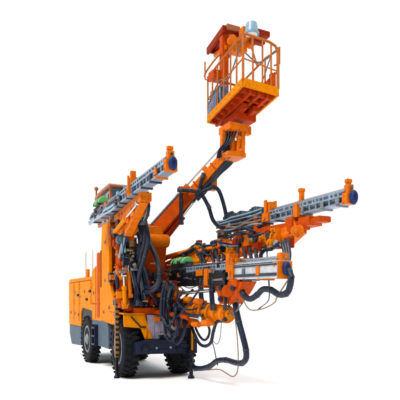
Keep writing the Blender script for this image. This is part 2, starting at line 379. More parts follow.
# ------------------------------------------------------------------ front boom carrier
pc = MB()
pc.box((.1, 0, 1.52), (.9, 1.3, .22)); pc.box((.0, .05, 2.0), (.7, 1.0, .9)); pc.beam((.0, -.05, 2.3), (.05, 0, 3.2), .5, .55)
pc.box((.38, -.3, 1.9), (.12, .16, .7)); pc.box((.38, .25, 2.0), (.12, .16, .9))
for z in (1.75, 2.2): pc.cyl((.3, -.55, z), (.3, .6, z), .1)
carrier = pc.build('boom_carrier', 'red', rig, .02)
for k in range(26):
    x = .36 + random.random() * .2; y = -.72 + random.random() * 1.1; z = 1.65 + random.random() * .9
    gv = MB(); gv.box((x, y, z), (.06 + .12 * random.random(), .06 + .1 * random.random(), .06 + .16 * random.random()))
    gv.build('valve_block', random.choice(('dsteel', 'navy', 'shade_red')), carrier, .006)
for k in range(40):
    x = .40 + random.random() * .25; y = -.78 + random.random() * 1.1; z = 1.65 + random.random() * 1.0; gv = MB()
    dr = V(random.choice(((1, 0, 0), (0, 1, 0), (0, 0, 1), (0, -1, 0))))
    gv.cyl(V((x, y, z)), V((x, y, z)) + dr * .09, .022, seg=6); gv.cyl(V((x, y, z)) + dr * .09, V((x, y, z)) + dr * .13, .03, seg=6)
    gv.build('hose_fitting', random.choice(('brass', 'dsteel')), carrier, .002)

def ram(p, q, r, parent, m='boom', frac=.6, name='hydraulic_cylinder'):
    p, q = V(p), V(q); d = (q - p).normalized(); mid = lerp(p, q, frac)
    b = MB(); b.cyl(p, mid, r); b.cyl(mid - d * .06, mid + d * .02, r * 1.2); b.cyl(p, p + d * .05, r * 1.15)
    _, sd, u = frame(d); b.cyl(p - sd * r * 1.1, p + sd * r * 1.1, r * 1.1)
    o = b.build(name, m, parent, .004)
    b = MB(); b.cyl(mid, q, r * .55); b.cyl(q - sd * r, q + sd * r, r * .95)
    b.build('piston_rod', 'chrome', parent, .003)
    return o

# ------------------------------------------------------------------ feeds
class Feed:
    def __init__(s, p0, p1, boom):
        s.p0, s.p1 = V(p0), V(p1); s.d, s.s, s.u = frame(s.p1 - s.p0); s.s = -s.s   # s.s now points to -y ... fixed below
        if s.s.y > 0: s.s = -s.s
        s.L = (s.p1 - s.p0).length; s.boom = boom
    def P(s, t, side=0, up=0): return s.p0 + s.d * t + s.s * side + s.u * up
    def block(s, mb, t, side, up, l, w, h): mb.beam(s.P(t - l / 2, side, up), s.P(t + l / 2, side, up), w, h, up=s.u)

def make_feed(p0, p1, h, w, mid_t, mid_size, green_t=None, steel='steel', rod_up=.0, dk=1., front=(.20, .30), start=0.):
    f = Feed(p0, p1, None)
    b = MB()                                                           # profiled beam: web, flanges, inner lip rails
    f.block(b, (start + f.L) / 2, 0, 0, f.L - start, w * .55, h * .72)
    for u in (-1, 1):
        f.block(b, (start + f.L) / 2, 0, u * h * .43, f.L - start, w, h * .14)
        for s in (-1, 1): f.block(b, (start + f.L) / 2, s * w * .44, u * h * .33, f.L - start, w * .12, h * .10)
    n = int(f.L / .17)
    for k in range(n):                                                 # web stiffeners
        t = start + (k + .5) * (f.L - start) / n
        for s in (-1, 1): f.block(b, t, s * w * .36, 0, .028, w * .2, h * .62)
    o = b.build('feed_beam', steel, rig, .004)
    b = MB()                                                           # wear strips / chain
    for s in (-1, 1): f.block(b, (start + f.L) / 2, s * w * .30, 0, f.L - start - .1, w * .1, h * .18)
    f.block(b, (start + f.L) / 2, 0, h * .53, f.L - start - .15, w * .25, h * .07)
    b.build('feed_chain', 'dsteel', o, .002)
    b = MB(); ur = h * .5 + .055                                       # raised slide rail on stand-offs
    for s in (-1, 1): f.block(b, (start + f.L) / 2, s * w * .42, ur, f.L - start - .12, .022, .024)
    k = start + .12
    while k < f.L - .12:
        f.block(b, k, 0, ur - .022, U(.02, .06), w * .94, .075); k += U(.07, .19)
    b.build('slide_rail', 'steel', o, .002)
    for k in range(int((f.L - start) / .42)):
        b = MB(); t = start + .3 + .42 * k + U(-.1, .1)
        for s in (-1, 1): f.block(b, t, s * w * .6, U(-.02, .02), U(.05, .12), w * .14, h * U(.35, .75))
        f.block(b, t, 0, -h * .55, .05, w * 1.25, .03); b.build('slide_clamp', random.choice(('dsteel', 'rim', 'boom', 'skirt')), o, .003)
    b = MB(); up = h * .5 + .10 + rod_up
    b.cyl(f.P(start + .7, 0, up), f.P(f.L + .02, 0, up), .026)
    for t in (start + 1.5, start + 2.9): b.cyl(f.P(t, 0, up), f.P(t + .16, 0, up), .036)
    b.build('drill_rod', 'chrome', o, 0)
    b = MB()                                                           # rock drill on its cradle
    t0 = start + .15
    f.block(b, t0 + .45, 0, h * .5 + .03, .95, w * 1.25, .06)
    f.block(b, t0 + .35, 0, up + .03 - .06 * (1 - dk), .55, w * .95 * dk, .20 * dk); f.block(b, t0 + .72, 0, up + .02 - .05 * (1 - dk), .28, w * .7, .16 * dk)
    b.cyl(f.P(t0 + .82, 0, up), f.P(t0 + .98, 0, up), .075, .05); b.cyl(f.P(t0 + .1, .0, up + .16), f.P(t0 + .34, 0, up + .16), .06)
    b.cyl(f.P(t0 + .62, w * .3, up + .08), f.P(t0 + .62, w * .75, up + .08), .05)
    for k in range(4): b.cyl(f.P(t0 + .2 + .1 * k, w * .5, up), f.P(t0 + .2 + .1 * k, w * .66, up), .018, seg=6)
    b.build('rock_drill', 'dsteel', o, .008)
    if green_t is not None:
        b = MB(); g0, g1, gw, gh = green_t
        pts = []
        for k in range(9):
            a = math.pi * k / 8; pts.append((math.cos(a) * gw, math.sin(a) * gh))
        n0 = [f.P(g0, -x, up + .06 + z) for x, z in pts]; b.slab(n0, f.d * (g1 - g0))
        gc = b.build('drill_cover', 'green', o, .03)
        for q in (.2, .5, .8):
            b = MB(); c0 = g0 + (g1 - g0) * q; b.slab([f.P(c0, -x * 1.03, up + .06 + z * 1.04) for x, z in pts], f.d * .035); b.build('cover_strap', 'black' if q != .5 else 'green', gc, .004)
    b = MB()                                                           # middle rod support
    l, hh = mid_size
    f.block(b, mid_t, 0, .02, l, w * 1.5, h * 1.12); f.block(b, mid_t, 0, up + .0, l * .8, w * .9, hh)
    for s in (-1, 1): f.block(b, mid_t, s * w * .62, up, l * .35, w * .2, hh * 1.25); b.cyl(f.P(mid_t, s * w * .74, 0), f.P(mid_t, s * w * .9, 0), .035, seg=8)
    b.build('rod_support', 'boom', o, .008)
    b = MB()                                                           # front plate, lug
    fl, fh = front
    f.block(b, f.L - fl / 2 + .01, 0, .01, fl, w * 1.12, h * 1.18); f.block(b, f.L - .05, 0, up - .02, .10, w * .62, .16)
    f.block(b, f.L - .06, 0, up + fh / 2, .06, .07, fh + .06); f.block(b, f.L - .06, 0, up + fh + .02, .07, .10, .06)
    for s in (-1, 1):
        for z in (-.3, .3): b.cyl(f.P(f.L - fl / 2, s * w * .55, z * h), f.P(f.L - fl / 2, s * w * .64, z * h), .018, seg=6)
    b.build('front_plate', 'boom', o, .008)
    b = MB(); q = f.P(f.L + .015, 0, h * .12)
    b.lathe((0, 0, 0), (1, 0, 0), [(0, .075), (.015, .095), (.04, .10), (.065, .096), (.085, .078), (.09, .045), (.075, .04), (.075, 0)], 28)
    for v in b.bm.verts: v.co = q + f.d * v.co.x + f.s * v.co.y * .70 + f.u * v.co.z * 1.15
    b.build('rubber_stinger', 'blue', o, .004)
    return f, o

f1, F1 = make_feed((-.80, -1.2, 3.76), at(171.5, 165.5, y=-1.2), .165, .18, 3.0, (.12, .20), (.34, .86, .15, .17), dk=.6, front=(.10, .09))
f2, F2 = make_feed(at(222, 231, y=1.33), at(351, 199, y=1.33), .15, .18, 2.0, (.24, .30), None, front=(.11, .10))
f3, F3 = make_feed(at(172, 277, y=.42), at(284.5, 270.5, y=.42), .24, .26, 3.20, (.16, .10), (.25, .95, .17, .16), front=(.13, .02))

# secondary clutter along feed 1 and 2 rear halves: hose guides, brackets
def clutter(f, o, t0, t1, n, m, up0, up1, side, smin=.04, smax=.12, name='bracket'):
    for k in range(n):
        b = MB(); t = t0 + (t1 - t0) * random.random(); u = up0 + (up1 - up0) * random.random()
        f.block(b, t, side * (.6 + .7 * random.random()) * random.choice((1, 1, -1)), u, smin + random.random() * (smax - smin) * 1.6, smin + random.random() * (smax - smin), smin + random.random() * (smax - smin))
        b.build(name, m, o, .004)
clutter(f1, F1, .2, 2.2, 14, 'dsteel', -.12, .10, .13, .03, .08); clutter(f1, F1, .6, 2.6, 9, 'lamp', -.1, .16, .12, .03, .08); clutter(f1, F1, .9, 2.2, 5, 'boom', -.16, .10, .13, .04, .1)
clutter(f2, F2, .1, 1.8, 12, 'roof', -.34, .12, .11, name='hose_guide')
clutter(f2, F2, .1, 1.8, 9, 'brass', -.3, .1, .12, name='hose_clamp')
clutter(f2, F2, .3, 1.9, 6, 'steel', -.1, .26, .13)
clutter(f3, F3, .3, 2.8, 14, 'black', -.22, .16, .15, .05, .16)
clutter(f3, F3, .6, 2.8, 5, 'roof', -.1, .16, .16)
b = MB(); f3.block(b, 1.5, 0, -.1, 2.9, .36, .26); b.build('hose_trough', 'black', F3, .03)
b = MB(); f3.block(b, 3.86, .145, 0.0, 1.5, .02, .25); f3.block(b, 3.86, .0, .150, 1.5, .3, .02); b.build('guard_plate', 'bright', F3, .004)
b = MB(); f3.block(b, 3.86, .162, -.06, 1.5, .015, .05); f3.block(b, 3.86, .162, .10, 1.5, .015, .03); b.build('guard_rib', 'dsteel', F3, .002)
b = MB()
for u_ in (-.17, -.36):
    for s in (-1, 1): f2.block(b, 1.0, s * .11, u_, 2.0, .03, .035)
for k in range(12):
    t = .05 + k * 1.9 / 11
    for s in (-1, 1): b.beam(f2.P(t, s * .11, -.17), f2.P(t + (.09 if k % 2 else -.02), s * .11, -.36), .02, .03)
    f2.block(b, t, 0, -.36, .03, .24, .03); f2.block(b, t, 0, -.17, .03, .24, .03)
f2.block(b, .04, 0, -.2, .06, .26, .42)
b.build('lattice_tray', 'dsteel', F2, .003)
for k in range(20):
    b = MB(); t = .25 + k * 1.55 / 19
    f2.block(b, t, .0, .235 + .03 * math.sin(k * .9), .055, .2, .10); f2.block(b, t, .0, .235 + .03 * math.sin(k * .9), .084, .05, .07)
    b.build('chain_link', 'skirt' if k % 3 else 'dsteel', F2, .006)
b = MB(); f2.block(b, .9, .02, .17, 1.7, .22, .03); b.build('chain_tray', 'dsteel', F2, .003)
# upright rod guide on feed 2
b = MB(); f2.block(b, 3.0, 0, .26, .06, .08, .26); f2.block(b, 3.0, 0, .38, .07, .11, .06); f2.block(b, 3.0, 0, 0, .12, .30, .24)
b.build('rod_guide', 'boom', F2, .006)
b = MB(); f1.block(b, 2.95, 0, .32, .08, .10, .20); b.build('upright_lug', 'boom', F1, .006)

# ------------------------------------------------------------------ boom under feed 1 (picture left)
def prof_boom(b, pts, sizes):
    for (p, q), (a, c2) in zip(zip(pts, pts[1:]), zip(sizes, sizes[1:])): b.beam(p, q, a[0], a[1], c2[0], c2[1])
b = MB()
prof_boom(b, [(.25, -.62, 1.55), (.30, -.64, 2.3), (.42, -.72, 2.95), (.9, -.85, 3.35)], [(.30, .34), (.26, .32), (.28, .34), (.24, .26)])
b.cyl((.28, -.86, 1.75), (.28, -.4, 1.75), .17); b.cyl((.30, -.84, 2.35), (.30, -.5, 2.35), .13)
b.beam((.42, -.92, 1.62), (.46, -.96, 2.55), .10, .14); b.beam((.46, -.96, 2.55), (.62, -1.0, 3.1), .09, .12)
b1 = b.build('drill_boom', 'red', rig, .02)
b = MB(); b.slab([(.40, -.90, 1.60), (.62, -.90, 1.72), (.50, -.90, 2.3), (.66, -.90, 2.75), (.50, -.90, 2.95), (.34, -.90, 2.4)], (0, .08, 0)); b.cyl((.50, -.80, 1.74), (.50, -.94, 1.74), .07); b.cyl((.52, -.80, 2.66), (.52, -.94, 2.66), .07)
b.build('link_plate', 'boom', b1, .012)
for z0, z1, m_ in ((1.66, 2.35, 'orange'), (1.9, 2.75, 'boom'), (2.2, 3.05, 'orange')):
    ram((.62, -.88 + (z0 - 1.66) * .5, z0), (.66, -.92 + (z0 - 1.66) * .4, z1), .05, b1, m_, .62)
b = MB(); b.beam((.1, -.74, 1.64), (.2, -.74, 3.0), .12, .3); b.cyl((.2, -.9, 2.9), (.2, -.6, 2.9), .16); b.build('mast_plate', 'boom', b1, .012)
for (x_, z_) in ((.3, 1.75), (.30, 2.35), (.42, 2.95), (.9, 3.35)):
    b = MB(); b.cyl((x_, -1.0, z_), (x_, -.45, z_), .055, seg=10); b.cyl((x_, -1.02, z_), (x_, -.99, z_), .085, seg=6); b.build('pivot_pin', 'dsteel', b1, .004)
b = MB()                                                                # rotation unit with flange below the feed
b.cyl((.95, -.72, 3.42), (.95, -1.06, 3.44), .20); b.lathe((.95, -1.06, 3.44), (0, -1, 0), [(0, .24), (.05, .24), (.05, .14), (.02, .12), (.02, 0)], 28)
for k in range(8):
    a = 2 * math.pi * k / 8; b.cyl((.95 + .19 * math.cos(a), -1.1, 3.44 + .19 * math.sin(a)), (.95 + .19 * math.cos(a), -1.13, 3.44 + .19 * math.sin(a)), .02, seg=6)
b.beam((.7, -1.0, 3.62), (2.6, -1.1, 3.72), .22, .16); b.beam((.9, -1.02, 3.5), (1.9, -1.08, 3.62), .2, .3, .2, .12)
b.beam((1.2, -1.0, 3.3), (2.5, -1.1, 3.66), .16, .34, .16, .1)
for k in range(7): b.cyl(V((1.0 + k * .22, -1.12, 3.60 + k * .008)), V((1.0 + k * .22, -1.17, 3.60 + k * .008)), .022, seg=6)
for k in range(4): b.beam((1.15 + k * .33, -1.10, 3.62), (1.25 + k * .30, -1.10, 3.36 + k * .075), .05, .03)
b.cyl((1.6, -.9, 3.45), (1.6, -1.16, 3.45), .09); b.cyl((1.6, -1.16, 3.45), (1.6, -1.19, 3.45), .05, seg=6); b.box((1.95, -1.0, 3.50), (.22, .34, .10)); b.box((.78, -.95, 3.62), (.34, .36, .12))
b.build('feed_cradle', 'boom', b1, .015)
ram((.75, -1.14, 3.30), (2.35, -1.18, 3.62), .045, b1, 'orange', .5)
b = MB(); b.cyl((.55, -.95, 3.14), (.85, -1.0, 3.12), .13); b.cyl((.85, -1.0, 3.12), (.93, -1.0, 3.12), .09); b.box((.62, -.95, 3.3), (.2, .14, .12))
b.build('swing_motor', 'skirt', b1, .01)
b = MB(); b.cyl((.95, -1.12, 3.44), (.95, -1.16, 3.44), .09, seg=8); b.build('hub_cap', 'black', b1, .004)
ram((.42, -.80, 1.75), (.75, -.92, 3.25), .075, b1, 'boom', .6)
ram((.45, -.46, 1.9), (1.0, -.72, 3.2), .065, b1, 'orange', .55)
for k in range(16):
    b = MB(); p = V((.55 + .3 * random.random(), -.98 + .4 * random.random(), 2.45 + .75 * random.random())); b.box(p, (.08 + .1 * random.random(), .06 + .08 * random.random(), .05 + .12 * random.random()))
    b.build('valve_block', random.choice(('dsteel', 'navy', 'boom', 'brass')), b1, .006)
for k in range(22):
    b = MB(); p = V((.6 + .3 * random.random(), -1.0 + .4 * random.random(), 2.35 + .85 * random.random())); dr = V(random.choice(((1, 0, 0), (0, -1, 0), (0, 0, 1))))
    b.cyl(p, p + dr * .1, .024, seg=6); b.cyl(p + dr * .1, p + dr * .14, .034, seg=6)
    b.build('hose_fitting', random.choice(('brass', 'dsteel', 'rim')), b1, .002)

for i in range(26):
    z = U(1.75, 3.15); c0 = V((.25 + (z - 1.7) * .18 + U(-.05, .22), U(-1.0, -.84), z)); b = MB()
    if i % 3: b.box(c0, (U(.06, .16), U(.10, .2), U(.05, .18)), Matrix.Rotation(U(-.5, .5), 3, 'Y'))
    else: b.cyl(c0, c0 + V((U(.02, .1), U(-.08, .0), U(.12, .3))), U(.03, .055), seg=12)
    b.cyl(c0 - V((.02, .12, 0)), c0 + V((0, .1, 0)), .024, seg=6)
    b.build('tower_bracket', random.choice(('boom', 'red', 'orange', 'dsteel', 'navy', 'lilac', 'brass')), b1, .006)
for i in range(7):
    c0 = V((U(-.5, -.1), -.88, U(2.3, 3.5))); b = MB(); b.box(c0, (U(.08, .2), .12, U(.08, .3))); b.build('tower_bracket', random.choice(('boom', 'red', 'shade_red', 'dsteel')), b1, .006)
b = MB(); b.box((-.35, -.70, 2.75), (.5, .10, 1.9)); b.build('mast_plate', 'red', b1, .012)
# ------------------------------------------------------------------ boom under feed 2 (picture right)
k0 = [at(163, 270, y=.42), at(190, 257, y=.7), at(222, 250, y=.95), at(262, 241, y=1.12), at(296, 231, y=1.24)]
b = MB(); prof_boom(b, k0, [(.22, .26), (.20, .22), (.22, .24), (.20, .24), (.18, .2)])
b.box(k0[0], (.4, .34, .36))
b2 = b.build('drill_boom', 'boom', rig, .015)
b = MB()
b.cyl(k0[2] + V((0, -.16, .0)), k0[2] + V((0, .16, .0)), .17); b.box(k0[2] + V((0, 0, .12)), (.3, .26, .22))
b.beam(at(220, 250, y=.97), at(264, 242, y=1.12), .2, .2)
for p in (at(229, 250, y=1.0), at(252, 244, y=1.05)): b.box(p + V((0, 0, .02)), (.22, .30, .32))
b.cyl(at(262, 243, y=1.12), at(285, 237, y=1.2), .14); b.cyl(at(285, 237, y=1.2), at(293, 234, y=1.24), .115); b.cyl(at(293, 234, y=1.24), at(294.4, 233.5, y=1.24), .085); b.beam(at(286, 236, y=1.2), at(301, 229, y=1.27), .16, .15, .1, .1)
for k in range(4): b.cyl(at(266 + 5 * k, 242 - 1.4 * k, y=1.14), at(268 + 5 * k, 241.4 - 1.4 * k, y=1.14), .165)
fc = at(293, 234, y=1.24); fd = (at(293, 234, y=1.24) - at(285, 237, y=1.2)).normalized(); _, fs_, fu_ = frame(fd)
for k in range(8):
    a = 2 * math.pi * k / 8; q_ = fc + (fs_ * math.cos(a) + fu_ * math.sin(a)) * .10; b.cyl(q_ - fd * .02, q_ + fd * .02, .016, seg=6)
b.build('rotation_unit', 'boom', b2, .012)
b = MB(); b.cyl(fc + fd * .05, fc + fd * .14, .05, seg=10); b.cyl(fc + fd * .10, fc + fd * .13, .065, seg=6); b.build('end_cap', 'dsteel', b2, .004)
for i in range(9):
    c0 = lerp(at(200, 252, y=.8), at(288, 235, y=1.2), (i + .5) / 9) + V((0, -.15, U(-.1, .12))); b = MB(); b.box(c0, (U(.06, .14), .10, U(.05, .12))); b.cyl(c0 - V((0, .04, 0)), c0 - V((0, .10, 0)), .03, seg=6); b.build('boom_valve', random.choice(('dsteel', 'orange', 'brass', 'navy')), b2, .005)
b = MB(); b.beam(at(262, 232, y=1.3), at(318, 221, y=1.33), .24, .14, .2, .1); b.beam(at(268, 235, y=1.28), at(306, 226, y=1.3), .2, .22, .2, .12)
b.box(at(310, 222, y=1.33), (.3, .3, .16)); b.box(at(322, 219.5, y=1.33), (.16, .26, .10)); b.box(at(296, 226, y=1.3), (.2, .34, .3)); b.box(at(262, 227, y=1.33), (.16, .32, .3))
b.build('feed_cradle', 'red', b2, .012)
b = MB(); b.beam(at(285, 240, y=1.2), at(300, 226, y=1.28), .2, .3); b.cyl(at(296, 231, y=1.05), at(296, 231, y=1.45), .095)
q_ = at(296, 231, y=1.05); b.cyl(q_, q_ - V((0, .03, 0)), .06, seg=6); b.cyl(q_ + V((0, .05, 0)), q_ + V((0, .09, 0)), .115); b.build('tilt_bracket', 'boom', b2, .01)
ram(at(168, 262, y=.5) + V((0, -.1, .1)), at(215, 244, y=.85), .06, b2, 'boom', .55)
ram(at(228, 258, y=.85), at(278, 243, y=1.02), .06, b2, 'red', .5)
for px_, py_ in ((207, 250), (214, 246), (236, 243), (232, 256), (247, 250), (203, 255), (258, 247), (199, 244)):
    b = MB(); b.box(at(px_, py_, y=.86), (.14, .1, .12 + .06 * random.random())); b.build('valve_block', 'shade_red', b2, .006)
for px_, py_ in ((241, 238), (249, 237), (258, 236), (270, 233), (278, 246), (289, 243)):
    b = MB(); b.box(at(px_, py_, y=1.1), (.16, .12, .10 + .08 * random.random())); b.build('hose_bracket', 'shade_red', b2, .006)

for t_, yy in ((190, .7), (222, .95), (262, 1.12), (245, 1.05), (276, 1.18), (205, .82)):
    c0 = at(t_, 257 - (t_ - 190) * .24, y=yy); b = MB(); b.cyl(c0 + V((0, -.19, 0)), c0 + V((0, .19, 0)), .05, seg=10); b.cyl(c0 + V((0, -.20, 0)), c0 + V((0, -.17, 0)), .075, seg=6); b.build('pivot_pin', 'dsteel', b2, .004)
ram(at(193, 262, y=.62), at(222, 257, y=.8), .055, b2, 'orange', .6); ram(at(236, 254, y=.9), at(268, 247, y=1.0), .05, b2, 'boom', .6)
ram(at(200, 251, y=.68), at(240, 242, y=.94), .045, b2, 'boom', .65)
for px_, py_, yy in ((196, 262, .62), (211, 258, .74), (226, 256, .84), (243, 252, .92), (257, 249, .98), (272, 243, 1.02)):
    c0 = at(px_, py_, y=yy); b = MB(); b.cyl(c0 - V((0, .08, 0)), c0 + V((0, .16, 0)), .075, seg=14); b.box(c0 + V((0, .06, .10)), (.12, .12, .2)); b.cyl(c0 - V((0, .11, 0)), c0 - V((0, .07, 0)), .04, seg=6)
    b.build('boom_joint', random.choice(('boom', 'orange', 'red')), b2, .006)
# ------------------------------------------------------------------ lower centre boom carrying feed 3
k0 = [at(150, 305, y=.05), at(186, 310, y=.28), at(212, 313, y=.40), at(229, 314.5, y=.45)]
b = MB()
b.beam(k0[0] + V((-.3, 0, 0)), k0[1], .34, .36, .30, .30); b.cyl(k0[1] - V((.25, 0, 0)), k0[2], .185); b.cyl(k0[2], k0[3], .16)
b.box(k0[0], (.5, .45, .44))
b3 = b.build('drill_boom', 'boom', rig, .015)
b = MB(); d = (k0[3] - k0[1]).normalized()
for k in range(5):
    p = lerp(k0[1], k0[3], .35 + .15 * k); b.cyl(p - d * .035, p + d * .035, .215 - .009 * k)
b.cyl(k0[3], k0[3] + d * .06, .10)
b.build('rotation_unit', 'orange', b3, .006)
b = MB(); b.box(lerp(k0[1], k0[2], .3) - V((0, 0, .22)), (.55, .26, .14)); b.box(k0[1] - V((0.1, 0, .28)), (.4, .3, .2)); b.box(k0[1] + V((.2, -.05, .2)), (.6, .2, .1))
b.beam(k0[1] - V((.4, .1, .2)), k0[2] - V((0, .1, .16)), .12, .12); b.build('swing_bracket', 'red', b3, .012)
b = MB()
b.slab([at(214, 283, y=.30), at(243, 281, y=.30), at(238, 291, y=.30), at(229, 304, y=.30), at(219, 304, y=.30), at(217, 293, y=.30)], (0, .3, 0))
b.cyl(at(228, 291, y=.24), at(228, 291, y=.66), .12); b.box(at(208, 284, y=.42), (.3, .34, .16)); b.box(at(240, 283, y=.42), (.3, .34, .14))
b.build('feed_cradle', 'red', b3, .015)
b = MB(); b.box(at(207, 277, y=.24), (.16, .08, .34)); b.box(at(203, 273, y=.3), (.3, .2, .12)); b.build('feed_clamp', 'boom', b3, .008)
b = MB(); b.box(at(232, 263, y=.35), (.14, .2, .34)); b.box(at(232.5, 272, y=.27), (.12, .06, .34)); b.build('feed_clamp', 'boom', b3, .008)
ram(k0[0] + V((.2, -.25, .2)), at(216, 290, y=.34), .06, b3, 'boom', .55)
ram(k0[0] + V((.1, -.3, -.1)), k0[2] + V((0, -.22, -.12)), .06, b3, 'red', .82)
for px_, py_ in ((176, 300), (188, 299), (198, 301), (182, 322), (196, 324), (206, 323)):
    c0 = at(px_, py_, y=.16); b = MB(); b.cyl(c0 - V((.1, .02, 0)), c0 + V((.14, 0, -.01)), .06, seg=14); b.box(c0 + V((0, .10, .02 if py_ > 310 else -.06)), (.12, .16, .14)); b.build('boom_joint', random.choice(('boom', 'orange', 'red')), b3, .006)
for k in range(14):
    b = MB(); b.box(at(152 + 38 * random.random(), 296 + 20 * random.random(), y=.0 + .06 * random.random()), (.06 + .1 * random.random(), .08, .05 + .1 * random.random()))
    b.build('valve_block', random.choice(('shade_red', 'dsteel', 'boom')), b3, .006)

for px_, py_ in ((166, 302), (180, 308), (222, 288), (234, 288), (222, 299)):
    c0 = at(px_, py_, y=.30 if px_ > 200 else .1); b = MB(); b.cyl(c0 + V((0, -.06, 0)), c0 + V((0, .2, 0)), .055, seg=12); b.cyl(c0 + V((0, -.08, 0)), c0 + V((0, -.05, 0)), .035, seg=6); b.build('pivot_pin', 'dsteel', b3, .004)
# ------------------------------------------------------------------ basket boom
p0 = V((.05, -.05, 3.25)); p1 = V((1.62, 1.28, 5.18)); pm = lerp(p0, p1, .52)
b = MB(); b.beam(p0, pm, .30, .34, .27, .30); b.cyl(p0 + V((.2, -.25, 0)), p0 + V((-.2, .25, 0)), .24); b.box(p0 - V((0, 0, .2)), (.5, .45, .5))
b.beam(pm - (p1 - p0) * .02, pm + (p1 - p0) * .02, .34, .36)
for t_ in (.12, .3, .44, .6, .8, .93): b.beam(lerp(p0, p1, t_), lerp(p0, p1, t_ + .012), .33 - .13 * t_, .37 - .14 * t_)
bb = b.build('basket_boom', 'red', rig, .02)
b = MB(); b.beam(pm, p1, .20, .22, .18, .20); b.box(p1, (.26, .26, .3)); b.build('boom_extension', 'boom', bb, .015)
d, sd, u = frame(p1 - p0)
if sd.y > 0: sd = -sd
b = MB(); b.beam(lerp(p0, p1, .48) + u * .2, lerp(p0, p1, .55) + u * .2, .14, .12); b.build('cable_bracket', 'boom', bb, .008)
b = MB(); b.beam(lerp(p0, p1, .72) + u * .14, lerp(p0, p1, .76) + u * .14, .10, .14); b.build('cable_bracket', 'boom', bb, .008)
b = MB(); b.box(lerp(p0, p1, .70) - u * .18 - sd * .1, (.14, .14, .32)); b.build('hose_bracket', 'boom', bb, .008)
ram(p0 + u * .24 + sd * .04, lerp(p0, p1, .97) + u * .22, .035, bb, 'greyhose', .45)
ram(lerp(p0, p1, .08) - u * .25, lerp(p0, p1, .5) - u * .16, .075, bb, 'shade_red', .6)
b = MB()
for k in range(3): b.tube([lerp(p0, p1, t) - u * (.17 + .02 * math.sin(t * 20 + k)) + sd * (.10 - .08 * k) for t in (.5, .6, .7, .8, .9, 1.0)], .04, 8)
b.build('hose_bundle', 'hose', bb, 0)
b = MB(); b.box(p0 + V((.25, -.1, .12)), (.3, .5, .3)); b.cyl(p0 + V((.32, -.35, -.05)), p0 + V((.32, .3, -.05)), .16); b.build('boom_knuckle', 'boom', bb, .02)

# ------------------------------------------------------------------ work basket
nc = V((2.755, .894, 6.14)); A_ = V((-.994, .084, -.06)); B_ = V((.084, .994, -.10)).normalized()
LA, LB = 1.88, .80
def K(a, b_, z=0): return nc + A_ * a + B_ * b_ + V((0, 0, z))
up = V((0, 0, 1))
b = MB()                                                               # floor pan with ribs, underside shade included in its red
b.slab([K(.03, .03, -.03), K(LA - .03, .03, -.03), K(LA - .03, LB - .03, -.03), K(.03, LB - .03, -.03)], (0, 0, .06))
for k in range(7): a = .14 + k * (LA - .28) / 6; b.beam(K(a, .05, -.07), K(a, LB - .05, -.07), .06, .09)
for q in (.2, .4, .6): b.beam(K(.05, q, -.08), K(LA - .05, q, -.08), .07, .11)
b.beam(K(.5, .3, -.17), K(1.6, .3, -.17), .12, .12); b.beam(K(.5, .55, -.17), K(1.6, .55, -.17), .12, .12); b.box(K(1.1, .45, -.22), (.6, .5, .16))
basket = b.build('work_basket', 'shaded_floor_red', rig, .01)
b = MB()
for k in range(8): b.cyl(K(.12 + k * .23, -.02, .02), K(.12 + k * .23, -.045, .02), .014, seg=6)
for k in range(4): b.cyl(K(-.02, .1 + k * .2, .02), K(-.045, .1 + k * .2, .02), .014, seg=6)
cs = [(0, 0), (LA, 0), (LA, LB), (0, LB)]
for (a0, b0), (a1, b1_) in zip(cs, cs[1:] + cs[:1]):
    b.beam(K(a0, b0, .02), K(a1, b1_, .02), .05, .17)
b.build('toe_board', 'orange', basket, .008)
H = 1.0
def post(a, q, r=.019, h=H, m='rail'):
    mb.tube([K(a, q, .08), K(a, q, h)], r, 8, smooth=False)
for a, q in ([(a, 0) for a in (.0, .30, .60, .95, 1.3, 1.6, LA)] + [(a, LB) for a in (.55, 1.1, 1.65)] + [(0, q) for q in (.22, .44, .64)] + [(LA, q) for q in (.4, LB)]):
    mb = MB(); post(a, q, .026 if (a, q) == (0, 0) else .018); mb.build('rail_post', 'rail', basket, 0)
mb = MB(); post(.0, LB, .032, .93); mb.build('corner_post', 'rail', basket, 0)
mb = MB(); mb.tube([K(LA, LB, H), K(LA, 0, H), K(.06, 0, H), K(0, .06, H), K(0, .4, H), K(0, .60, H - .01), K(0, .74, H - .05), K(0.02, LB, H - .14)], .026, 8, smooth=False); mb.tube([K(0, LB, H - .12), K(.5, LB, H - .02), K(LA, LB, H)], .022, 8, smooth=False)
mb.build('top_rail', 'rail', basket, 0)
for z in (.5,):
    mb = MB(); mb.tube([K(LA, LB, z), K(LA, 0, z), K(0, 0, z), K(0, LB, z - .06), K(LA, LB, z)], .016, 8, smooth=False); mb.build('mid_rail', 'rail', basket, 0)
mb = MB()
mb.tube([K(.0, .05, .62), K(0, .3, .5), K(.02, .55, .64), K(.02, .74, .86)], .014, 6); mb.tube([K(.1, .02, .9), K(.7, .0, .42), K(1.2, 0, .6), K(1.85, 0, .35)], .015, 6)
mb.tube([K(.3, LB, .9), K(.8, LB, .5), K(1.4, LB, .6), K(1.85, LB, .95)], .014, 6); mb.build('control_cable', 'greyhose', basket, 0)
mb = MB(); mb.box(K(.05, .70, .22), (.1, .1, .34)); mb.beam(K(.05, .55, .16), K(.04, .76, .42), .04, .05); mb.box(K(.06, .6, .14), (.1, .16, .1)); mb.build('foot_bracket', 'red', basket, .006)
